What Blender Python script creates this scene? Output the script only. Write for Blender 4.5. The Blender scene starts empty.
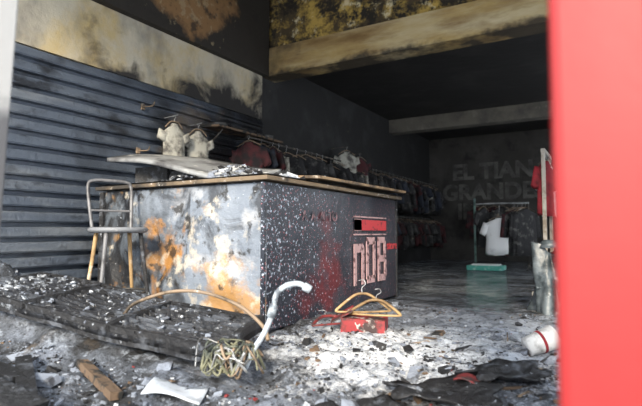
import bpy, bmesh, math, random
from mathutils import Vector, Matrix, noise, Euler
random.seed(7)
S=bpy.context.scene

# ------------------------------------------------------------------ materials
def M(name, base, rough=0.8, layers=(), bump=None, metal=0.0, spec=0.5, rlayer=None, stretch=(1,1,1)):
    m=bpy.data.materials.new(name); m.use_nodes=True
    nt=m.node_tree; N=nt.nodes; L=nt.links
    bs=N['Principled BSDF']
    tc=N.new('ShaderNodeTexCoord')
    def mapped(st,seed):
        mp=N.new('ShaderNodeMapping'); L.new(tc.outputs['Object'],mp.inputs['Vector'])
        mp.inputs['Scale'].default_value=st; mp.inputs['Location'].default_value=(seed*3.1,seed*1.7,seed*2.3)
        return mp.outputs[0]
    def rng(sock,lo,hi,a=0.0,b=1.0):
        r=N.new('ShaderNodeMapRange'); r.clamp=True
        L.new(sock,r.inputs['Value'])
        r.inputs['From Min'].default_value=lo; r.inputs['From Max'].default_value=hi
        r.inputs['To Min'].default_value=a; r.inputs['To Max'].default_value=b
        return r.outputs[0]
    def math_(op,a,b):
        n=N.new('ShaderNodeMath'); n.operation=op
        for i,v in enumerate((a,b)):
            if isinstance(v,(int,float)): n.inputs[i].default_value=v
            else: L.new(v,n.inputs[i])
        return n.outputs[0]
    def nz(scale,seed,st=(1,1,1),detail=6,r=0.6,dist=0.0):
        n=N.new('ShaderNodeTexNoise'); n.inputs['Scale'].default_value=scale
        n.inputs['Detail'].default_value=detail; n.inputs['Roughness'].default_value=r
        n.inputs['Distortion'].default_value=dist
        L.new(mapped(st,seed),n.inputs['Vector']); return n.outputs['Fac']
    def grads(ly,f):
        for (ax,a,b,amt) in ly.get('g',[]):
            sp=N.new('ShaderNodeSeparateXYZ'); L.new(tc.outputs['Object'],sp.inputs[0])
            g=rng(sp.outputs[ax],min(a,b),max(a,b),0 if a<b else 1,1 if a<b else 0)
            f=math_('ADD',f,math_('MULTIPLY',math_('SUBTRACT',g,0.5),amt))
        for (c,rad,amt) in ly.get('sph',[]):
            vm=N.new('ShaderNodeVectorMath'); vm.operation='DISTANCE'
            L.new(tc.outputs['Object'],vm.inputs[0]); vm.inputs[1].default_value=c
            g=rng(vm.outputs['Value'],0,rad,1,0)
            f=math_('ADD',f,math_('MULTIPLY',math_('SUBTRACT',g,ly.get('mid',0.5)),amt))
        return f
    rgb=N.new('ShaderNodeRGB'); rgb.outputs[0].default_value=(*base,1); cur=rgb.outputs[0]
    for i,ly in enumerate(layers):
        f=nz(ly.get('s',3),ly.get('seed',i+1),ly.get('st',stretch),ly.get('d',6),ly.get('r',0.6),ly.get('dist',0))
        f=grads(ly,f)
        f=rng(f,ly['lo'],ly['hi'],0,ly.get('a',1.0))
        mx=N.new('ShaderNodeMix'); mx.data_type='RGBA'
        L.new(f,mx.inputs[0]); L.new(cur,mx.inputs[6]); mx.inputs[7].default_value=(*ly['c'],1)
        cur=mx.outputs[2]
    L.new(cur,bs.inputs['Base Color'])
    bs.inputs['Roughness'].default_value=rough; bs.inputs['Metallic'].default_value=metal
    bs.inputs['Specular IOR Level'].default_value=spec
    if rlayer:
        f=grads(rlayer,nz(rlayer['s'],9,rlayer.get('st',(1,1,1))))
        L.new(rng(f,rlayer['lo'],rlayer['hi'],rough,rlayer['to']),bs.inputs['Roughness'])
    if bump:
        n=nz(bump[0],20,bump[2] if len(bump)>2 else (1,1,1),8,0.65)
        b=N.new('ShaderNodeBump'); b.inputs['Strength'].default_value=bump[1]; b.inputs['Distance'].default_value=0.03
        L.new(n,b.inputs['Height']); L.new(b.outputs[0],bs.inputs['Normal'])
    return m

m_slat=M('sooty_highlit_slat_paint',(.085,.105,.14),.34,[
   dict(c=(.24,.26,.28),s=3,lo=.48,hi=.75,st=(1,.35,2),a=.7,g=[(1,4.2,1.0,.22)]),  # gloss highlights painted in bluish grey, stronger towards the front
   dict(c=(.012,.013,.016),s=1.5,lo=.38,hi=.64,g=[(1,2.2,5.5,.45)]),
   dict(c=(.26,.17,.07),s=1.7,lo=.52,hi=.72,a=.55,sph=[((-4.3,4.2,1.9),1.2,.35)]),
   dict(c=(.012,.012,.014),s=4,lo=.56,hi=.66,a=.8,st=(1,.5,1))],bump=(18,.5))
m_cream=M('scorched_cream_plaster',(.56,.51,.40),.85,[
   dict(c=(.54,.38,.12),s=1.6,lo=.46,hi=.66,a=.8),
   dict(c=(.17,.165,.155),s=2.8,lo=.44,hi=.72,a=.85,st=(1,1,.6)),
   dict(c=(.03,.028,.028),s=2.2,lo=.53,hi=.70,g=[(2,2.95,2.3,.30),(1,1.6,5.8,.22)],dist=.3)],bump=(14,.35))
m_leftup=M('scorched_upper_wall',(.028,.024,.02),.9,[
   dict(c=(.25,.14,.06),s=1.3,lo=.50,hi=.60,sph=[((-4.18,4.1,3.6),1.3,.5)]),
   dict(c=(.36,.28,.17),s=9,lo=.60,hi=.68,a=.6,sph=[((-4.18,4.1,3.6),1.3,.35)]),
   dict(c=(.02,.018,.016),s=5,lo=.56,hi=.66,a=.8)],bump=(9,.5))
m_black=M('soot_black_wall',(.020,.020,.021),.8,[
   dict(c=(.05,.051,.053),s=1.8,lo=.5,hi=.8),
   dict(c=(.10,.085,.06),s=6,lo=.66,hi=.76,a=.5)],bump=(10,.3))
m_backwall=M('soot_back_wall',(.050,.046,.042),.85,[
   dict(c=(.09,.084,.078),s=1.3,lo=.42,hi=.75),
   dict(c=(.015,.015,.015),s=3,lo=.52,hi=.75)],bump=(8,.3))
m_peel=M('peeling_ochre_wall',(.07,.05,.025),.9,[
   dict(c=(.50,.34,.08),s=3.4,lo=.46,hi=.60,r=.75,st=(1,1,1.2)),
   dict(c=(.72,.64,.42),s=6,lo=.57,hi=.66,a=.9,r=.7,seed=5),
   dict(c=(.020,.017,.013),s=2.4,lo=.50,hi=.58,r=.75,seed=8)],bump=(12,.6))
m_beam=M('scorched_beam_plaster',(.42,.30,.12),.85,[
   dict(c=(.60,.53,.35),s=1.2,lo=.46,hi=.68,st=(.5,1,2)),
   dict(c=(.20,.12,.045),s=2.2,lo=.44,hi=.68,st=(.5,1,2)),
   dict(c=(.05,.04,.03),s=1.6,lo=.56,hi=.78,g=[(0,-3.0,-4.4,.30)]),
   dict(c=(.03,.026,.022),s=2.5,lo=.52,hi=.68,g=[(2,3.10,2.93,.35)],a=.9)],bump=(10,.4))
m_beam2=M('sooty_beam',(.17,.155,.13),.85,[dict(c=(.05,.05,.05),s=2,lo=.45,hi=.75),dict(c=(.24,.22,.19),s=5,lo=.6,hi=.75)],bump=(8,.3))
m_ceil=M('soot_ceiling',(.014,.013,.013),.75,[dict(c=(.04,.038,.036),s=1.5,lo=.5,hi=.8)],bump=(5,.3))
m_floor=M('ash_and_glare_floor',(.10,.112,.135),.8,[
   dict(c=(.23,.26,.32),s=2.4,lo=.44,hi=.60),
   dict(c=(.026,.027,.031),s=3.6,lo=.49,hi=.63,seed=4),
   dict(c=(.34,.38,.45),s=12,lo=.53,hi=.64,seed=5,r=.75),
   dict(c=(.12,.09,.06),s=4,lo=.60,hi=.70,seed=8,a=.6),
   dict(c=(.024,.025,.028),s=16,lo=.54,hi=.64,seed=11,r=.8,a=.85),
   dict(c=(.78,.80,.84),s=6,lo=.47,hi=.66,seed=6,r=.85,sph=[((-1.1,2.65,0),1.6,.50)]),  # white ash, spread wider so the colour also carries mid-floor glare
   dict(c=(.42,.46,.53),s=2.8,lo=.50,hi=.66,seed=16,r=.75,sph=[((-.8,3.9,0),2.2,.35)]),
   dict(c=(.40,.43,.46),s=3.0,lo=.55,hi=.70,seed=26,r=.7,g=[(1,5,6,.15)]),  # grey patches painted in as the rear floor's wet reflections
   dict(c=(.035,.036,.04),s=26,lo=.54,hi=.63,seed=12,r=.8,a=.85)],
   bump=(26,.9), rlayer=dict(s=1.6,lo=.42,hi=.56,to=.08,g=[(1,3.2,5.0,.60)]))
m_pave=M('pavement',(.42,.42,.43),.9,[dict(c=(.3,.3,.3),s=4,lo=.5,hi=.7)],bump=(20,.2))
m_red=M('red_gloss_paint',(.30,.011,.011),.5,[
   dict(c=(.52,.06,.06),s=1.6,lo=.50,hi=.75,a=.7,st=(1,1,.6)),
   dict(c=(.16,.004,.005),s=1.2,lo=.46,hi=.66,a=.9,st=(1,1,.5))],bump=(5,.05))
m_frame=M('grey_metal_frame',(.10,.10,.105),.5,[dict(c=(.42,.42,.41),s=3,lo=.45,hi=.6,g=[(2,.8,1.1,.5)])],bump=(10,.1))  # dark grey, turning paler higher up
m_cfront=M('burnt_counter_laminate',(.085,.10,.12),.42,[
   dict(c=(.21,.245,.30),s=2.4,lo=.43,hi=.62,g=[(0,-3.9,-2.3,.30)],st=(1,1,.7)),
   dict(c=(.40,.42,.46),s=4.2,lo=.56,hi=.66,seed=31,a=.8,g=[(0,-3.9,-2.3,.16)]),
   dict(c=(.04,.046,.058),s=3.2,lo=.50,hi=.62,seed=3,dist=.8,a=.9),
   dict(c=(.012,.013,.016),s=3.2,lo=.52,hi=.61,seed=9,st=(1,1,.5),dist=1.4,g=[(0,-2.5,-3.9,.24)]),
   dict(c=(.42,.20,.05),s=5.5,lo=.46,hi=.60,seed=5,mid=.25,sph=[((-3.05,2.75,.52),.42,.30)],g=[(0,-9,-8,-.20)],a=.85),
   dict(c=(.44,.24,.08),s=5.0,lo=.46,hi=.60,seed=15,mid=.25,sph=[((-2.38,2.75,.27),.48,.30)],g=[(0,-9,-8,-.20)],a=.85),
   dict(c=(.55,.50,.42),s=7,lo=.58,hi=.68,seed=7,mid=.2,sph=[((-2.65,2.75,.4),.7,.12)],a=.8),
   dict(c=(.02,.018,.016),s=9,lo=.56,hi=.64,seed=19,a=.85),
   dict(c=(.6,.64,.7),s=42,lo=.66,hi=.70,seed=13,a=.6)],bump=(7,.8),
   rlayer=dict(s=3,lo=.45,hi=.6,to=.7))
m_cside=M('speckled_dark_laminate',(.020,.024,.036),.30,[
   dict(c=(.15,.018,.022),s=2.4,lo=.50,hi=.64,seed=2,sph=[((-2.05,3.7,.4),.7,.35)],a=.8),
   dict(c=(.038,.044,.06),s=5,lo=.5,hi=.6,seed=3,a=.7),
   dict(c=(.46,.53,.64),s=46,lo=.63,hi=.67,seed=4,d=4,r=.6,g=[(1,4.6,2.6,.12)]),
   dict(c=(.42,.48,.58),s=13,lo=.66,hi=.72,seed=6,g=[(1,4.3,2.6,.14)]),
   dict(c=(.50,.16,.18),s=52,lo=.64,hi=.67,seed=8,d=2,a=.9)],bump=(20,.2))
m_ctop=M('burnt_counter_top',(.10,.10,.11),.6,[dict(c=(.36,.36,.36),s=4,lo=.5,hi=.6),dict(c=(.02,.02,.02),s=6,lo=.52,hi=.6)],bump=(14,.6))
m_edge=M('scorched_wood_edge',(.19,.14,.09),.6,[dict(c=(.045,.038,.032),s=5,lo=.42,hi=.58,g=[(0,-2.2,-3.8,.3)]),dict(c=(.5,.46,.42),s=14,lo=.6,hi=.66)],bump=(14,.3))
m_edge2=M('pale_timber',(.46,.42,.36),.6,[dict(c=(.25,.2,.15),s=5,lo=.5,hi=.6)])
m_wood=M('scorched_pale_wood',(.44,.29,.14),.55,[dict(c=(.14,.085,.04),s=3,lo=.50,hi=.66),dict(c=(.58,.48,.36),s=9,lo=.6,hi=.66)],bump=(20,.2))
m_board=M('scorched_board',(.32,.22,.13),.55,[dict(c=(.07,.05,.035),s=4,lo=.46,hi=.60),dict(c=(.5,.44,.36),s=9,lo=.6,hi=.66)],bump=(20,.2))
m_wood2=M('sooty_bent_wood',(.26,.19,.13),.5,[dict(c=(.06,.045,.03),s=6,lo=.48,hi=.6),dict(c=(.55,.52,.48),s=12,lo=.6,hi=.66)],bump=(20,.2))
m_char=M('charcoal',(.016,.016,.018),.5,[dict(c=(.10,.11,.13),s=12,lo=.52,hi=.66),dict(c=(.50,.54,.60),s=24,lo=.64,hi=.70,a=.8)],bump=(22,.8))
m_panel=M('charred_ribbed_panel',(.018,.019,.023),.28,[
   dict(c=(.08,.09,.11),s=6,lo=.50,hi=.64),
   dict(c=(.45,.49,.55),s=5.5,lo=.55,hi=.66,g=[(0,-2.4,-3.9,.26)],r=.75),
   dict(c=(.45,.47,.5),s=26,lo=.61,hi=.66,seed=6,r=.7)],bump=(24,.6))
m_ash=M('grey_ash',(.25,.28,.34),.9,[dict(c=(.08,.085,.1),s=14,lo=.5,hi=.6)],bump=(24,.6))
m_white=M('white_ash',(.60,.63,.68),.9,[dict(c=(.24,.27,.31),s=12,lo=.45,hi=.62)],bump=(24,.5))
m_brown=M('burnt_wood_scrap',(.15,.10,.065),.8,[dict(c=(.02,.02,.02),s=10,lo=.48,hi=.56)],bump=(22,.6))
m_redscrap=M('red_scrap',(.20,.03,.03),.6,[dict(c=(.04,.03,.03),s=14,lo=.5,hi=.6)])
m_steel=M('dulled_steel',(.40,.41,.42),.4,[dict(c=(.1,.1,.1),s=7,lo=.5,hi=.65)],metal=.5)
m_rail=M('burnt_steel',(.07,.065,.06),.5,[dict(c=(.2,.17,.14),s=7,lo=.55,hi=.65)],metal=.3)
m_stoolfr=M('smoked_stool_frame',(.17,.17,.18),.4,[dict(c=(.05,.05,.055),s=7,lo=.5,hi=.65)])
m_stoolseat=M('sooty_stool_seat',(.20,.21,.23),.5,[dict(c=(.03,.03,.03),s=6,lo=.5,hi=.6),dict(c=(.6,.6,.6),s=20,lo=.62,hi=.67)])
m_sheet=M('warped_grey_sheet',(.28,.29,.30),.5,[dict(c=(.08,.08,.085),s=3,lo=.48,hi=.62),dict(c=(.55,.55,.53),s=6,lo=.58,hi=.65)],bump=(10,.3))
m_pipe=M('pale_plastic_pipe',(.44,.50,.56),.4,[dict(c=(.12,.14,.17),s=12,lo=.48,hi=.60)])
m_cable=M('scorched_yellow_cable',(.20,.20,.13),.6,[dict(c=(.05,.06,.05),s=10,lo=.44,hi=.56)])
m_whitecloth=M('white_cotton',(.86,.87,.88),.9,[dict(c=(.55,.55,.56),s=6,lo=.58,hi=.75,a=.6)])
m_offwhite=M('smoked_white_cotton',(.42,.41,.36),.9,[dict(c=(.08,.075,.07),s=7,lo=.44,hi=.62)],bump=(12,.3))
m_cblack=M('charred_cloth',(.022,.022,.024),.85,[dict(c=(.12,.115,.11),s=9,lo=.54,hi=.68)],bump=(14,.5))
m_cgrey=M('smoked_grey_cloth',(.08,.08,.08),.9,[dict(c=(.02,.02,.02),s=6,lo=.46,hi=.6),dict(c=(.30,.26,.20),s=9,lo=.60,hi=.7)],bump=(14,.5))
m_cmar=M('smoked_maroon_cloth',(.075,.018,.021),.9,[dict(c=(.018,.014,.016),s=6,lo=.44,hi=.60)],bump=(14,.4))
m_cnavy=M('smoked_navy_cloth',(.028,.034,.050),.9,[dict(c=(.012,.012,.016),s=6,lo=.5,hi=.6)],bump=(14,.4))
m_cred=M('red_cotton',(.30,.02,.03),.9,[dict(c=(.12,.01,.015),s=6,lo=.45,hi=.65)])
m_teal=M('teal_enamel',(.10,.46,.39),.35,[dict(c=(.45,.70,.64),s=8,lo=.55,hi=.65)])
m_polegrn=M('grey_green_enamel',(.20,.32,.29),.4,[dict(c=(.06,.08,.08),s=6,lo=.5,hi=.65)])
m_logo_red=M('logo_red',(.50,.04,.05),.5,[dict(c=(.10,.02,.025),s=16,lo=.58,hi=.64)])
m_logo_pink=M('logo_pale_red',(.52,.34,.35),.5,[dict(c=(.14,.07,.08),s=18,lo=.52,hi=.62)])
m_logo_dim=M('logo_dim_lettering',(.22,.13,.15),.5,[dict(c=(.05,.04,.05),s=18,lo=.50,hi=.60)])
m_letter=M('smoked_lettering',(.17,.165,.15),.9,[dict(c=(.06,.058,.055),s=2.5,lo=.40,hi=.62)])
m_box=M('red_printed_carton',(.30,.035,.04),.6,[dict(c=(.55,.50,.47),s=9,lo=.56,hi=.58),dict(c=(.05,.03,.03),s=6,lo=.50,hi=.58)])
m_plastic=M('smoky_plastic_sheet',(.13,.155,.17),.25,[dict(c=(.03,.04,.045),s=5,lo=.42,hi=.60),dict(c=(.36,.41,.43),s=9,lo=.58,hi=.68)],bump=(8,.5))
m_paper=M('scorched_paper',(.62,.66,.72),.8,[dict(c=(.26,.28,.31),s=9,lo=.50,hi=.66)])
m_cup=M('stained_white_plastic',(.62,.62,.62),.6,[dict(c=(.16,.16,.16),s=9,lo=.52,hi=.68)])

# ------------------------------------------------------------------ mesh builder
class B:
    def __init__(s): s.bm=bmesh.new(); s.mats=[]
    def mi(s,m):
        if m not in s.mats: s.mats.append(m)
        return s.mats.index(m)
    def add(s,vs,fs,m,smooth=False):
        i=s.mi(m); v=[s.bm.verts.new(p) for p in vs]
        for f in fs:
            try:
                fc=s.bm.faces.new([v[k] for k in f]); fc.material_index=i; fc.smooth=smooth
            except ValueError: pass
        return v
    def box(s,c,sz,m,rot=(0,0,0),jit=0.0,bev=0.0):
        R=Euler(rot).to_matrix(); c=Vector(c)
        t=bmesh.new(); bmesh.ops.create_cube(t,size=1)
        for v in t.verts: v.co=Vector((v.co.x*sz[0],v.co.y*sz[1],v.co.z*sz[2]))
        if bev>0: bmesh.ops.bevel(t,geom=t.edges[:],offset=bev,segments=2,affect='EDGES',profile=.5)
        t.verts.index_update()
        vs=[]
        for v in t.verts:
            p=Vector(v.co)
            if jit: p+=Vector([random.uniform(-jit,jit)*sz[k] for k in range(3)])
            vs.append(c+R@p)
        s.add(vs,[[v.index for v in f.verts] for f in t.faces],m); t.free()
    def loft(s,rings,m,cap=True,smooth=True):
        n=len(rings[0]); vs=[p for r in rings for p in r]; fs=[]
        for i in range(len(rings)-1):
            for j in range(n):
                k=(j+1)%n; fs.append([i*n+j,i*n+k,(i+1)*n+k,(i+1)*n+j])
        if cap: fs.append(list(range(n))[::-1]); fs.append([(len(rings)-1)*n+j for j in range(n)])
        s.add(vs,fs,m,smooth)
    def tube(s,pts,r,m,n=10,sub=6,closed=False):
        P=[Vector(p) for p in pts]; out=[]
        if sub>1 and len(P)>2:
            for i in range(len(P)-1 if not closed else len(P)):
                if closed: a,b,c,d=P[(i-1)%len(P)],P[i],P[(i+1)%len(P)],P[(i+2)%len(P)]
                else: a,b,c,d=P[max(i-1,0)],P[i],P[i+1],P[min(i+2,len(P)-1)]
                for k in range(sub):
                    t=k/sub
                    out.append(.5*((2*b)+(c-a)*t+(2*a-5*b+4*c-d)*t*t+(3*b-a-3*c+d)*t**3))
            out.append(P[0] if closed else P[-1])
        else: out=P
        rings=[]; up=None
        for i,p in enumerate(out):
            d=(out[min(i+1,len(out)-1)]-out[max(i-1,0)])
            d=d.normalized() if d.length>1e-9 else Vector((0,0,1))
            if up is None: up=Vector((0,0,1)) if abs(d.z)<.9 else Vector((1,0,0))
            u=(up-d*up.dot(d)); u=u.normalized() if u.length>1e-6 else d.orthogonal().normalized()
            up=u; v=d.cross(u)
            rr=r if isinstance(r,(int,float)) else r[0]+(r[1]-r[0])*i/(len(out)-1)
            rings.append([p+rr*(math.cos(2*math.pi*k/n)*u+math.sin(2*math.pi*k/n)*v) for k in range(n)])
        s.loft(rings,m)
    def lathe(s,c,prof,m,n=28,rot=(0,0,0)):
        R=Euler(rot).to_matrix(); c=Vector(c)
        s.loft([[c+R@Vector((r*math.cos(2*math.pi*k/n),r*math.sin(2*math.pi*k/n),z)) for k in range(n)] for r,z in prof],m)
    def grid(s,fn,nu,nv,m,thick=None,smooth=True):
        vs=[fn(i/nu,j/nv) for j in range(nv+1) for i in range(nu+1)]
        fs=[[j*(nu+1)+i,j*(nu+1)+i+1,(j+1)*(nu+1)+i+1,(j+1)*(nu+1)+i] for j in range(nv) for i in range(nu)]
        if thick:
            n0=len(vs); t=Vector(thick); vs=vs+[Vector(v)+t for v in vs]
            fs=fs+[[a+n0 for a in f][::-1] for f in fs]
            def e(a,b): fs.append([b,a,a+n0,b+n0])
            for i in range(nu): e(i,i+1); e(nv*(nu+1)+i+1,nv*(nu+1)+i)
            for j in range(nv): e((j+1)*(nu+1),j*(nu+1)); e(j*(nu+1)+nu,(j+1)*(nu+1)+nu)
        s.add(vs,fs,m,smooth)
    def done(s,name,normals=True):
        if normals: bmesh.ops.recalc_face_normals(s.bm,faces=s.bm.faces[:])
        me=bpy.data.meshes.new(name)
        for m in s.mats: me.materials.append(m)
        s.bm.to_mesh(me); s.bm.free()
        o=bpy.data.objects.new(name,me); S.collection.objects.link(o)
        return o
def simple_box(name,x0,x1,y0,y1,z0,z1,m):
    b=B(); b.box(((x0+x1)/2,(y0+y1)/2,(z0+z1)/2),(x1-x0,y1-y0,z1-z0),m); return b.done(name)
def fb(x,y,z=0,o=4): return noise.fractal(Vector((x,y,z)),1.0,2.1,o)
def sst(a,b,x):
    t=max(0,min(1,(x-a)/(b-a))); return t*t*(3-2*t)

# ------------------------------------------------------------------ room shell
XL=-4.3; XR=1.6; YF=.6; YB=13.1
def H(x,y):
    near=1-sst(3.3,5.2,y)
    h=near*(.050*max(0,fb(x*1.7+3,y*1.7)+.35)+.030*(fb(x*9,y*9,2)+.3)+.014*abs(noise.noise(Vector((x*28,y*28,1)))))
    h+=.36*math.exp(-((x+4.0)/.55)**2-((y-1.85)/.38)**2)
    if -3.9<x<-1.2: 
        h+=(.07+.09*sst(-1.6,-3.6,x))*math.exp(-((y-1.85)/.28)**2)*sst(-1.3,-1.7,x)
    h+=.06*math.exp(-((x+1.25)/.6)**2-((y-2.3)/.35)**2)
    return max(h,0.0)
b=B()
xs=[XL+i*(XR-XL)/230 for i in range(231)]
ys=[YF-.3]; 
while ys[-1]<YB: ys.append(min(YB,ys[-1]+(.022 if ys[-1]<3.6 else (.06 if ys[-1]<6 else .4))))
vs=[(x,y,H(x,y)) for y in ys for x in xs]; n=len(xs)
fs=[[j*n+i,j*n+i+1,(j+1)*n+i+1,(j+1)*n+i] for j in range(len(ys)-1) for i in range(n-1)]
b.add(vs,fs,m_floor,True); b.done('floor',normals=False)
simple_box('pavement',-9,9,-9,YF-.31,-.08,0,m_pave)
simple_box('wall_left',XL-.2,XL,YF-.3,YB+.2,0,4.5,m_black)
simple_box('wall_back',XL,XR,YB,YB+.2,0,3.4,m_backwall)
b=B()
for (y0,y1,z0,z1) in [(YF-.3,1.2,0,4.5),(1.2,4.6,0,.5),(1.2,4.6,2.7,4.5),(4.6,7.2,0,4.5),(7.2,10.6,0,.4),(7.2,10.6,2.6,4.5),(10.6,YB+.2,0,4.5)]:
    b.box((XR+.1,(y0+y1)/2,(z0+z1)/2),(.2,y1-y0,z1-z0),m_black)
b.done('wall_right')
simple_box('ceiling',XL,XR,YF-.3,5.72,4.3,4.5,m_ceil)
simple_box('ceiling_rear',XL,XR,5.95,YB,3.22,3.4,m_ceil)
simple_box('wall_upper_rear',XL,XR,5.73,5.95,3.33,4.5,m_peel)
simple_box('beam_front',XL,XR,5.64,5.95,2.93,3.33,m_beam)
simple_box('beam_rear',XL,XR,10.3,10.6,2.93,3.22,m_beam2)
simple_box('trim_plaster_left',XL,XL+.03,YF-.3,5.6,2.30,2.93,m_cream)
simple_box('trim_beam_left',XL,XL+.12,YF-.3,5.64,2.93,4.3,m_leftup)
b=B(); prof=[]; pitch=.128; z=.02
while z<2.26:
    prof+=[(.004,z),(.058,z+.006),(.064,z+.02),(.046,z+pitch-.042),(.036,z+pitch-.036),(.003,z+pitch-.032)]; z+=pitch
NY=60; vs=[];fs=[]
for j in range(NY+1):
    y=YF-.2+(5.6-YF+.2)*j/NY
    for i,(dx,zz) in enumerate(prof):
        w=.006*noise.noise(Vector((y*1.4,zz*2.2,0)))+.010*noise.noise(Vector((y*.6,zz*.8,5)))
        vs.append((XL+max(.003,dx+w),y,zz+w*.8))
k=len(prof)
fs=[[j*k+i,j*k+i+1,(j+1)*k+i+1,(j+1)*k+i] for j in range(NY) for i in range(k-1)]
b.add(vs,fs,m_slat,False); b.done('slatwall_panel',normals=False)
b=B(); b.box((.203,.75,1.75),(.524,.3,3.5),m_red,bev=.012)
b.box((.068,.592,1.7),(.06,.03,3.3),m_red,bev=.008); b.done('door_post')
b=B(); b.box((-1.243,.63,1.75),(.06,.05,3.52),m_frame,rot=(0,.072,0),bev=.006)
b.done('door_frame')
simple_box('wall_front_header',XL,XR,YF-.05,YF+.15,3.5,4.5,m_black)

def text(name,s,loc,size,rot,m,ext=.006,parent=None,sx=1.0,off=0.0,align='CENTER'):
    c=bpy.data.curves.new(name,'FONT'); c.body=s; c.size=size; c.extrude=ext; c.align_x=align; c.offset=off
    o=bpy.data.objects.new(name,c); S.collection.objects.link(o); o.location=loc; o.rotation_euler=rot; o.scale=(sx,1,1)
    c.materials.append(m)
    if parent: o.parent=parent
    return o
e=bpy.data.objects.new('wall_lettering',None); S.collection.objects.link(e); e.location=(-2.7,YB-.02,1.7)
for i,(s,zz) in enumerate([('EL TIAN',2.10),('GRANDES',1.57),('IN THE',1.07)]):
    text('line_%d'%(i+1),s,(0.02,0,zz-1.7),.56,(math.pi/2,0,0),m_letter,.008,e,1.0,.02)

# ------------------------------------------------------------------ counter
CX0,CX1,CY0,CY1,CH=-3.83,-2.06,2.75,5.15,1.06
b=B()
b.box(((CX0+CX1)/2,(CY0+CY1)/2,CH/2+.02),(CX1-CX0-.06,CY1-CY0-.06,CH-.04),m_char)
def front(u,v):
    x=CX0+(CX1-CX0)*u; z=.03+(CH-.04)*v
    d=.022*noise.noise(Vector((x*2.2,z*2.2,3)))+.018*noise.noise(Vector((x*5,z*5,4)))
    d+=.05*math.exp(-((x+2.75)/.25)**2-((z-.35)/.22)**2)
    d+=.03*abs(math.sin(x*4+z*2.2+2*noise.noise(Vector((x,z,1)))))**6
    e_=min(1,min(u,1-u)*10)*min(1,min(v,1-v)*8)
    return Vector((x,CY0+.012-max(-.01,d)*e_,z))
b.grid(front,90,60,m_cfront)
b.grid(lambda u,v: Vector((CX1-.008+.004*noise.noise(Vector((u*9,v*5,1))),CY0+(CY1-CY0)*u,.03+(CH-.04)*v)),50,20,m_cside)
b.box((CX1-.018,CY0+.004,CH/2),(.03,.03,CH-.02),m_cside)
b.box(((CX0+CX1)/2+.0,CY0+.004,.05),(CX1-CX0-.06,.03,.09),m_char)
b.box((CX0+.02,CY0+.01,CH/2),(.05,.04,CH-.02),m_char)
b.box(((CX0+CX1)/2,CY1-.02,CH/2),(CX1-CX0,.03,CH-.02),m_char)
def top(u,v):
    x=CX0-.03+(CX1-CX0+.07)*u; y=CY0-.04+(CY1-CY0+.08)*v
    return Vector((x,y,CH+.045+.006*noise.noise(Vector((x*3,y*3,0)))))
b.grid(top,30,40,m_ctop)
b.box(((CX0+CX1)/2+.005,(CY0+CY1)/2,CH+.020),(CX1-CX0+.068,CY1-CY0+.078,.030),m_edge,bev=.004)
b.done('shop_counter')
RX=(math.pi/2,0,math.pi/2)
e=bpy.data.objects.new('counter_sign',None); S.collection.objects.link(e); e.location=(CX1+.004,4.42,.5)
def child(bb,name,par):
    o=bb.done(name); o.parent=par; o.matrix_parent_inverse=Matrix.Translation(par.location).inverted(); return o
bb=B(); x=CX1+.004
def st(y0,y1,z0,z1,m=m_logo_pink): bb.box((x,(y0+y1)/2,(z0+z1)/2),(.006,y1-y0,z1-z0),m)
st(4.10,4.82,.725,.825,m_logo_red); st(4.10,4.24,.72,.83)
st(4.08,4.82,.845,.857); st(4.08,4.82,.68,.692)
child(bb,'bars',e)
bb=B(); t=.055
st(4.08,4.08+t,.22,.60); st(4.24,4.24+t,.22,.56); st(4.13,4.24,.52,.60); bb.box((x,4.255,.57),(.006,.05,.05),m_logo_pink,rot=(.78,0,0))
st(4.34,4.395,.26,.62); st(4.495,4.55,.26,.62); st(4.36,4.53,.22,.29); st(4.36,4.53,.59,.66)
st(4.61,4.665,.22,.66); st(4.66,4.79,.22,.285); st(4.66,4.78,.41,.475); st(4.66,4.78,.60,.66); st(4.765,4.82,.26,.43); st(4.76,4.81,.45,.62)
child(bb,'letters',e)
text('small_text','store',(0,.56,.03),.13,RX,m_logo_red,.002,e)
text('upper_text','A  A  A  TO',(0,-.93,.30),.11,RX,m_logo_dim,.002,e)

TZ=CH+.05
b=B()
def sheet(u,v):
    x=-3.78+1.36*u; y=2.76+.62*v
    z=1.35-.22*u**.8+.03*math.sin(u*5)+.015*math.sin(v*4+u*3)
    return Vector((x+.05*v,y,z+.12*v))
b.grid(sheet,24,8,m_sheet,thick=(0,0,-.03))
b.box((-3.5,3.1,TZ+.085),(.30,.25,.16),m_char,rot=(0,0,.3),jit=.06)
b.box((-3.0,3.0,TZ+.05),(.30,.22,.09),m_char,rot=(0,0,-.2),jit=.1)
b.done('warped_board')
def chunk(b,c,s,m,flat=1.0):
    b.box(c,(s*random.uniform(.6,1.5),s*random.uniform(.5,1.2),s*random.uniform(.25,.8)*flat),m,
          rot=(random.uniform(-.5,.5),random.uniform(-.5,.5),random.uniform(0,3.1)),jit=.24)
b=B()
def pile(u,v): return .11*math.exp(-(u/.32)**2-(v/.26)**2)+.03*math.exp(-((u-.1)/.2)**2-((v-.5)/.3)**2)
b.grid(lambda u,v: Vector((-2.72+(u-.5)*1.1,3.2+(v-.5)*.8,TZ-.012+pile((u-.5)*1.1,(v-.5)*.8)*(1+.7*noise.noise(Vector((u*9,v*7,4)))))),40,30,m_ash)
for i in range(620):
    u=random.gauss(0,.26); v=random.gauss(0,.22)
    x=-2.72+u; y=3.2+v
    if not(CX0<x<CX1-.02 and CY0<y<CY1-.1): continue
    chunk(b,(x,y,TZ+pile(u,v)+random.random()*.02),random.uniform(.015,.07),random.choice([m_white,m_ash,m_ash,m_char,m_char,m_sheet]),.9)
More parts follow.
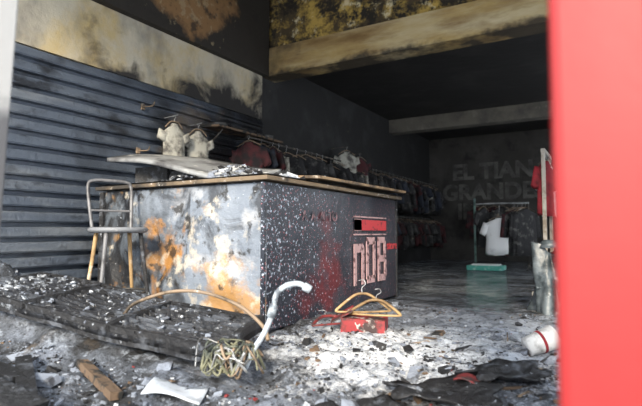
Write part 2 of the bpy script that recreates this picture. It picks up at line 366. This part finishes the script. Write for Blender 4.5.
for i in range(320):
    x=random.uniform(-3.7,-2.3); y=random.uniform(3.3,5.05)
    chunk(b,(x,y,TZ+.02),random.uniform(.04,.17),random.choice([m_char,m_char,m_ash,m_char,m_brown,m_cgrey]),1)
b.done('counter_top_debris')
b=B(); 
b.box((-2.18,4.25,TZ+.045),(.42,1.75,.024),m_board,rot=(.0,.06,-.03),bev=.004)
b.box((-2.38,4.5,TZ+.085),(.10,1.1,.02),m_brown,rot=(0,0,.12))
b.done('wooden_board')
b=B(); b.lathe((-2.22,3.22,TZ+.008),[(.001,0),(.05,0),(.055,.02),(.05,.035),(.02,.045),(.001,.047)],m_white,rot=(.1,.0,0)); b.done('saucer')

# ------------------------------------------------------------------ garments
def garment(b,top,ang,w,h,m,sleeve=.24,thick=.05,hanger=True,long=False,drop=0):
    c=Vector(top); U=Vector((math.cos(ang),math.sin(ang),0)); V=Vector((-math.sin(ang),math.cos(ang),0)); Z=Vector((0,0,1))
    neck=c-Z*(.09+drop); sd=random.random()*20
    rings=[]; n=20
    rows=[(-h,.50,1.0),(-h*.8,.49,1),(-h*.55,.47,1),(-h*.3,.48,1),(-.14,.50,.9),(-.075,.46,.8),(-.035,.30,.8),(-.005,.15,.9),(.018,.13,.8)]
    for (dz,hw,tk) in rows:
        r=[]
        for k in range(n):
            a=2*math.pi*k/n
            rip=1+.35*noise.noise(Vector((math.cos(a)*2.5+sd,math.sin(a)*2.5,dz*3)))
            wav=.012*math.sin(a*5+sd)*(-dz/h)
            r.append(neck+U*(w*hw*math.cos(a))+V*(thick*tk*rip*math.sin(a)+wav)+Z*(dz+.02*math.sin(a*3+sd)*(1 if dz<-h*.9 else 0)))
        rings.append(r)
    b.loft(rings,m)
    sl=.5 if long else sleeve
    for s in (-1,1):
        rr=[]
        for i in range(5):
            t=i/4
            cc=neck+U*s*(w*.43+sl*(.38*t if not long else .14*t))+Z*(-.09-sl*.85*t)
            rad=.075-.018*t
            ax=(U*s*.85+Z*.5).normalized() if not long else (U*s*.97+Z*.2).normalized()
            rr.append([cc+ax*rad*math.cos(2*math.pi*k/12)+V*thick*.7*math.sin(2*math.pi*k/12) for k in range(12)])
        b.loft(rr,m)
    if hanger:
        b.tube([neck-U*w*.40-Z*.03,neck-U*.05+Z*.035,neck+Z*.045,neck+U*.05+Z*.035,neck+U*w*.40-Z*.03],.007,m_wood2,n=6,sub=3)
        b.tube([neck+Z*.04,neck+Z*.075,c+U*.015,c+Z*.017,c-U*.016+Z*.004],.003,m_steel,n=6,sub=4)

b=B()
RXL=-4.02; RZ=1.93
for (z,y0,y1) in [(RZ,4.95,12.8),(1.05,5.9,12.8)]:
    b.tube([(RXL,y0,z),(RXL,y1,z)],.013,m_rail,n=8,sub=1)
    y=y0+.1
    while y<y1: 
        b.tube([(RXL,y,z),(XL+.005,y,z)],.010,m_rail,n=6,sub=1); y+=1.5
y=5.0
while y<12.7:
    m=random.choices([m_cblack,m_cgrey,m_cmar,m_cnavy,m_cblack,m_offwhite],[4,4,1.2,2,4,.5])[0]
    garment(b,(RXL,y,RZ),random.uniform(-.5,.4),random.uniform(.36,.46),random.uniform(.50,.68),m,long=random.random()<.3,drop=random.choice([0,0,0,.04,.08]))
    y+=random.uniform(.13,.28)
y=6.0
while y<12.7:
    m=random.choices([m_cblack,m_cgrey,m_cmar,m_cnavy],[4,2,4,2])[0]
    garment(b,(RXL,y,1.05),random.uniform(-.35,.25),random.uniform(.38,.44),random.uniform(.5,.62),m,long=random.random()<.3)
    y+=random.uniform(.13,.26)
garment(b,(-3.96,7.6,2.17),.9,.38,.62,m_offwhite,sleeve=.12,thick=.045)
b.tube([(XL,7.6,2.18),(-3.93,7.6,2.19)],.006,m_rail,n=6,sub=1)
garment(b,(-3.96,8.1,2.12),.9,.36,.55,m_cmar,sleeve=.12,thick=.045)
b.tube([(XL,8.1,2.13),(-3.93,8.1,2.14)],.006,m_rail,n=6,sub=1)
b.done('hanging_clothes_row')
for i,(y,m,zt,ang,w,h) in enumerate([(3.80,m_offwhite,1.95,1.35,.27,.50),(4.16,m_offwhite,1.93,1.25,.28,.52)]):
    b=B(); x=-4.08
    garment(b,(x,y,zt),ang,w,h,m,sleeve=.10,thick=.045)
    b.tube([(XL+.0,y,zt+.01),(x,y,zt+.018),(x+.05,y,zt+.025)],.005,m_steel,n=6,sub=3)
    b.done('hanging_shirt')
b=B()
for (y,z) in [(3.5,2.02),(3.45,1.55)]:
    b.box((XL+.075,y,z),(.02,.04,.06),m_wood2)
    b.tube([(XL+.08,y,z),(XL+.22,y,z-.01),(XL+.25,y,z+.03)],.006,m_wood2,n=6,sub=3)
b.done('slatwall_hooks')
b=B(); b.box((XL+.21,5.0,1.965),(.30,1.3,.025),m_brown,rot=(0,.06,0))
for y in (4.5,5.5): b.tube([(XL+.06,y,1.76),(XL+.28,y,1.94)],.010,m_rail,n=6,sub=1)
for i in range(6):
    b.box((XL+.20,4.5+i*.19,2.0+random.random()*.015),(.2,.15,.045),random.choice([m_cblack,m_cgrey,m_offwhite,m_cmar]),rot=(.05,.05,random.uniform(-.4,.4)),jit=.12)
b.done('display_shelf')
b=B(); rx,ry=-2.22,9.75
b.box((rx+.10,ry,.05),(.64,.44,.09),m_teal,bev=.012)
b.box((rx+.10,ry,.105),(.50,.28,.03),m_whitecloth,bev=.01)
b.tube([(rx-.10,ry,.08),(rx-.10,ry,1.36)],.022,m_polegrn,n=10,sub=1)
b.tube([(rx+.84,ry+.1,.10),(rx+.84,ry+.1,1.26)],.016,m_rail,n=10,sub=1)
b.tube([(rx+.84,ry-.15,.03),(rx+.84,ry+.1,.10),(rx+.84,ry+.35,.03)],.016,m_rail,n=8,sub=4)
b.tube([(rx-.12,ry,1.25),(rx+.3,ry+.05,1.26),(rx+.86,ry+.1,1.25)],.014,m_steel,n=8,sub=4)
for dx,a,mm in [(.60,.9,m_cmar),(.66,.8,m_cblack),(.74,.9,m_cblack),(.80,.8,m_cblack)]:
    garment(b,(rx+dx,ry+.09,1.25),a,.48,.84,mm,long=True,drop=.03)
garment(b,(rx+.36,ry-.08,1.25),.35,.50,.66,m_whitecloth,thick=.06,drop=.20)
garment(b,(rx+.06,ry+.04,1.25),1.1,.36,.72,m_cblack,thick=.05)
b.done('clothes_rack')
b=B(); 
b.tube([(-3.15,12.9,1.42),(-2.1,12.9,1.42)],.014,m_rail,n=8,sub=1)
for x in (-3.1,-2.15): b.tube([(x,12.9,1.42),(x,YB-.002,1.42)],.012,m_rail,n=8,sub=1)
for i in range(4): garment(b,(-3.0+i*.2,12.88,1.42),.5,.42,.75,[m_cmar,m_cblack,m_cmar,m_cgrey][i],long=i%2==0)
b.done('wall_clothes_rail')
b=B(); x0,y0=-.68,6.1
for dy in (0,.65): b.box((x0+.0,y0+dy,.82),(.04,.04,1.64),m_edge2,bev=.004)
b.box((x0,y0+.325,1.63),(.045,.70,.045),m_edge2,bev=.004)
b.box((x0,y0+.325,.12),(.04,.66,.04),m_edge2)
b.box((x0,y0,.02),(.3,.05,.04),m_edge2); b.box((x0,y0+.65,.02),(.3,.05,.04),m_edge2)
for i in range(3): garment(b,(x0,y0+.15+i*.17,1.60),1.2,.36,.6,[m_cred,m_whitecloth,m_cmar][i])
b.done('garment_stand')
b=B()
bx,by=-.51,4.85
def drape(u,v):
    a=u*2*math.pi; r=.10+.06*(1-v)+.045*math.sin(a*3+v*4)+.025*math.sin(a*7+v*2)+.03*noise.noise(Vector((math.cos(a)*2,math.sin(a)*2,v*4)))
    return Vector((bx+r*math.cos(a)+.03*math.sin(v*3),by+r*math.sin(a)*.9,.01+.56*v+.05*v*math.sin(a*2+1)))
b.grid(drape,60,18,m_plastic)
b.lathe((bx,by,.0),[(.001,.62),(.05,.64),(.10,.57)],m_plastic,n=24)
b.done('plastic_bag')

# ------------------------------------------------------------------ stool
b=B(); 
sc=Vector((-3.16,2.42,0)); A=math.radians(-20)
def P(x,y,z): return sc+Vector((x*math.cos(A)-y*math.sin(A),x*math.sin(A)+y*math.cos(A),z))
b.lathe(sc+Vector((0,0,.70)),[(.001,0),(.185,0),(.205,.012),(.212,.028),(.195,.042),(.001,.034)],m_stoolseat,n=32)
legs=[(-1,-1,m_wood),(1,-1,m_stoolfr),(1,1,m_char),(-1,1,m_wood)]
for sx,sy,m in legs:
    g=P(sx*.19,sy*.19,0)
    b.tube([P(sx*.12,sy*.12,.705),P(sx*.145,sy*.145,.45),P(sx*.19,sy*.19,H(g.x,g.y))],(.016,.012),m,n=8,sub=4)
b.tube([P(.155*math.cos(t*math.pi/6)*1.38,.155*math.sin(t*math.pi/6)*1.38,.27) for t in range(12)],.008,m_rail,n=8,sub=3,closed=True)
b.tube([P(-.15,-.14,.71),P(-.19,-.155,.9),P(-.225,-.16,1.06),P(-.23,-.12,1.10),P(-.23,0,1.105),P(-.23,.12,1.10),P(-.225,.16,1.06),P(-.19,.155,.9),P(-.15,.14,.71)],.013,m_stoolfr,n=8,sub=5)
b.tube([P(-.18,-.155,.87),P(-.20,0,.87),P(-.18,.155,.87)],.009,m_stoolfr,n=8,sub=4)
b.done('bar_stool')

# ------------------------------------------------------------------ fallen ribbed panel
Q=[Vector((-3.62,1.56,.32)),Vector((-1.42,1.62,.19)),Vector((-1.52,2.02,.25)),Vector((-3.6,2.12,.385))]
def q(u,v,h=0):
    p=(Q[0]*(1-u)+Q[1]*u)*(1-v)+(Q[3]*(1-u)+Q[2]*u)*v
    p=Vector(p); p.z+=h+.012*math.sin(u*7)+.012*noise.noise(Vector((u*7,v*3,2))); return p
b=B()
b.grid(lambda u,v:q(u,v),60,10,m_panel,thick=(0,0,-.03))
for i in range(9):
    v0=.06+i*.105
    rings=[]
    for k in range(61):
        u=.01+.98*k/60
        w=.028+.01*noise.noise(Vector((u*20,i,0))); hh=.024+.014*noise.noise(Vector((u*16,i*3,4)))
        rings.append([q(u,v0,-.004),q(u,v0+.01,hh),q(u,v0+w,hh),q(u,v0+w+.012,-.004)])
    b.loft(rings,m_panel,smooth=False)
for v0 in (0.0,.985):
    rings=[[q(k/30,v0,-.05),q(k/30,v0,.03),q(k/30,v0+.03,.03),q(k/30,v0+.03,-.05)] for k in range(31)]
    b.loft(rings,m_char,smooth=False)
for u0 in (.0,.34,.66,.985):
    rings=[[q(u0,k/10,-.03),q(u0,k/10,.035),q(u0+.015,k/10,.035),q(u0+.015,k/10,-.03)] for k in range(11)]
    b.loft(rings,m_char,smooth=False)
for i in range(330):
    u=random.random()**1.8; v=random.random(); p=q(u,v,.022)
    chunk(b,p,random.uniform(.006,.016) if i%7 else random.uniform(.02,.032),random.choice([m_ash,m_ash,m_char,m_char,m_white]),.7)
b.done('charred_shutter')
b=B()
b.tube([(-2.26,1.78,.27),(-2.20,1.80,.33),(-2.0,1.85,.395),(-1.8,1.89,.40),(-1.58,1.90,.35),(-1.42,1.88,.27),(-1.36,1.84,.22)],.009,m_wood2,n=10,sub=6)
b.done('bentwood_chair_back')
b=B(); P0=Vector((-1.337,1.70,0)); R_=Vector((.8616,.5075,0))
pts=[(-.03,.13),(.0,.20),(.05,.28),(.085,.37),(.10,.44),(.14,.475),(.19,.485),(.225,.47)]
b.tube([P0+R_*a+Vector((0,0,z)) for a,z in pts],.012,m_pipe,n=12,sub=5)
b.tube([P0+R_*a+Vector((0,0,z)) for a,z in [(.215,.475),(.245,.458)]],.018,m_pipe,n=12,sub=1)
b.tube([P0+R_*a+Vector((0,0,z)) for a,z in [(.075,.345),(.09,.395)]],.018,m_pipe,n=12,sub=1)
b.done('bent_pipe')
b=B()
for i in range(26):
    c=Vector((-1.40+random.uniform(-.06,.06),1.64+random.uniform(-.06,.06),.18))
    pp=[]; a0=random.random()*6; da=random.uniform(.5,1.3)
    for k in range(6):
        a=a0+k*da; r=random.uniform(.01,.11)
        pp.append(c+Vector((r*math.cos(a),r*math.sin(a)*.8,random.uniform(-.07,.07))))
    b.tube(pp,random.choice([.003,.004,.006]),random.choice([m_cable,m_cable,m_steel,m_char,m_wood2]),n=6,sub=5)
b.done('cable_tangle')

b=B(); cz=H(-1.43,3.02)
b.box((-1.47,3.06,cz+.05),(.30,.20,.10),m_box,rot=(.02,.05,.35),jit=.03)
b.box((-1.60,3.0,cz+.115),(.16,.18,.008),m_box,rot=(.1,-.5,.35)); b.done('cardboard_box')
def hanger(b,c,ang,tilt,m,w=.21):
    Rm=Matrix.Rotation(ang,3,'Z')@Matrix.Rotation(tilt,3,'X')
    f=lambda x,z:Vector(c)+Rm@Vector((x,0,z))
    b.tube([f(-w,-.02),f(-w*.95,0),f(-.06,.085),f(0,.10),f(.06,.085),f(w*.95,0),f(w,-.02)],.010,m,n=8,sub=4)
    b.tube([f(-w,-.02),f(0,-.025),f(w,-.02)],.007,m,n=8,sub=2)
    b.tube([f(0,.10),f(0,.14),f(.025,.165),f(.015,.195),f(-.02,.19)],.003,m_steel,n=6,sub=4)
b=B(); hanger(b,(-1.47,3.05,cz+.155),.6,-.35,m_wood,.18); b.done('coat_hanger')
b=B(); hanger(b,(-1.38,3.03,cz+.14),.25,-.8,m_wood,.17); b.done('coat_hanger')
b=B(); hanger(b,(-1.62,2.92,cz+.07),1.0,-1.3,m_redscrap,.16); b.done('coat_hanger')

b=B(); hz=H(-.36,3.05)
b.lathe((-.385,3.05,hz+.07),[(.001,-.08),(.052,-.08),(.06,.0),(.066,.08),(.07,.08),(.07,.088),(.062,.088),(.055,.0),(.045,-.07),(.001,-.07)],m_cup,rot=(1.25,0,2.2))
b.lathe((-.385,3.05,hz+.07),[(.0605,-.0),(.0625,.0),(.0635,.015),(.061,.015)],m_cred,rot=(1.25,0,2.2))
b.done('paint_bucket')
b=B()
b.grid(lambda u,v: Vector((-1.62+.26*u-.10*v,1.36+.05*u+.16*v,H(-1.6,1.4)+.035+.015*math.sin(u*4+v*2))),10,6,m_paper,thick=(0,0,-.004))
b.done('paper_sheet')
b=B()
for (x,y,sx,sy,a) in [(-.62,2.02,.42,.28,.4),(-.45,2.35,.38,.22,.9),(-.85,1.75,.35,.2,.2)]:
    b.grid(lambda u,v: Matrix.Rotation(a,3,'Z')@Vector(((u-.5)*sx*(1+.3*noise.noise(Vector((v*5,x,0)))),(v-.5)*sy*(1+.4*noise.noise(Vector((u*5,x,3)))),0))+Vector((x,y,H(x,y)+.03+.02*math.sin(u*6+v*4)+.02*noise.noise(Vector((u*5,v*5,x))))),18,12,m_char,thick=(0,0,-.008))
b.grid(lambda u,v: Vector((-.60+.12*u,2.10+.09*v,H(-.6,2.1)+.07+.01*math.sin(u*5))),6,6,m_redscrap,thick=(0,0,-.006))
b.done('charred_sheeting')
b=B()
for (p0,p1,w,m) in [((-2.75,1.15),(-1.75,1.02),.10,m_char),((-2.55,1.42),(-1.85,1.05),.07,m_char),((-3.3,1.35),(-2.2,1.22),.09,m_char),((-2.2,1.5),(-1.75,1.35),.05,m_brown),((-2.9,1.0),(-2.1,1.3),.06,m_ash)]:
    a=Vector((*p0,H(*p0)+.04)); c=Vector((*p1,H(*p1)+.035)); d=c-a
    b.box((a+c)/2,(d.length,w,.032),m,rot=(random.uniform(-.2,.2),-math.atan2(d.z,d.xy.length),math.atan2(d.y,d.x)),jit=.02)
b.done('charred_planks')
b1=B(); b2=B()
def ok(x,y): return not(x<CX1+.06 and y>CY0-.08)
for i in range(10000):
    x=random.uniform(-4.1,.4); y=random.choice([random.uniform(.95,3.0),random.uniform(1.2,2.7),random.uniform(1.2,4.6)])
    if not ok(x,y) or (-3.6<x<-1.4 and 1.6<y<2.1): continue
    k=random.random()
    s=random.uniform(.004,.014) if k<.88 else (random.uniform(.014,.028) if k<.985 else random.uniform(.03,.065))
    wp=math.exp(-((x+1.2)/.6)**2-((y-2.5)/.5)**2)
    m=random.choices([m_char,m_ash,m_white,m_brown,m_redscrap],[3.6,3.4,.15+(3.5*wp if s<.02 else .1),.8,.1])[0]
    chunk(b1 if y<CY0-.08 else b2,(x,y,H(x,y)+s*.12),s,m,1.0)
for i in range(110):
    x=random.uniform(-3.9,-.1); y=random.uniform(1.1,3.6)
    if not ok(x,y) or (-3.6<x<-1.4 and 1.5<y<2.2): continue
    a=random.random()*3.1; l=random.uniform(.04,.16); z=H(x,y)+.012
    (b1 if y<CY0-.08 else b2).box((x,y,z),(l,random.uniform(.005,.014),random.uniform(.005,.012)),random.choice([m_char,m_brown,m_char,m_ash,m_wood2]),rot=(0,random.uniform(-.15,.15),a),jit=.1)
b1.done('rubble'); b2.done('rubble')

# ------------------------------------------------------------------ light + camera
w=bpy.data.worlds.new('sky'); S.world=w; w.use_nodes=True
bg=w.node_tree.nodes['Background']; bg.inputs[0].default_value=(.88,.94,1,1); bg.inputs[1].default_value=3.5
sun=bpy.data.lights.new('sun','SUN'); sun.energy=6.5; sun.angle=math.radians(14); sun.color=(1,.88,.70)
so=bpy.data.objects.new('sun',sun); S.collection.objects.link(so)
so.rotation_euler=Vector((-.35,1.0,-.50)).to_track_quat('-Z','Y').to_euler()
cam=bpy.data.cameras.new('camera'); co=bpy.data.objects.new('camera',cam); S.collection.objects.link(co)
cam.sensor_width=36; cam.lens=28; cam.clip_start=.02
co.location=(0,0,.70); co.rotation_euler=(math.radians(93.44),0,math.radians(30.5))
cam.dof.use_dof=True; cam.dof.focus_distance=3.7; cam.dof.aperture_fstop=2.4
S.camera=co
S.view_settings.view_transform='Standard'; S.view_settings.look='None'; S.view_settings.exposure=0.0
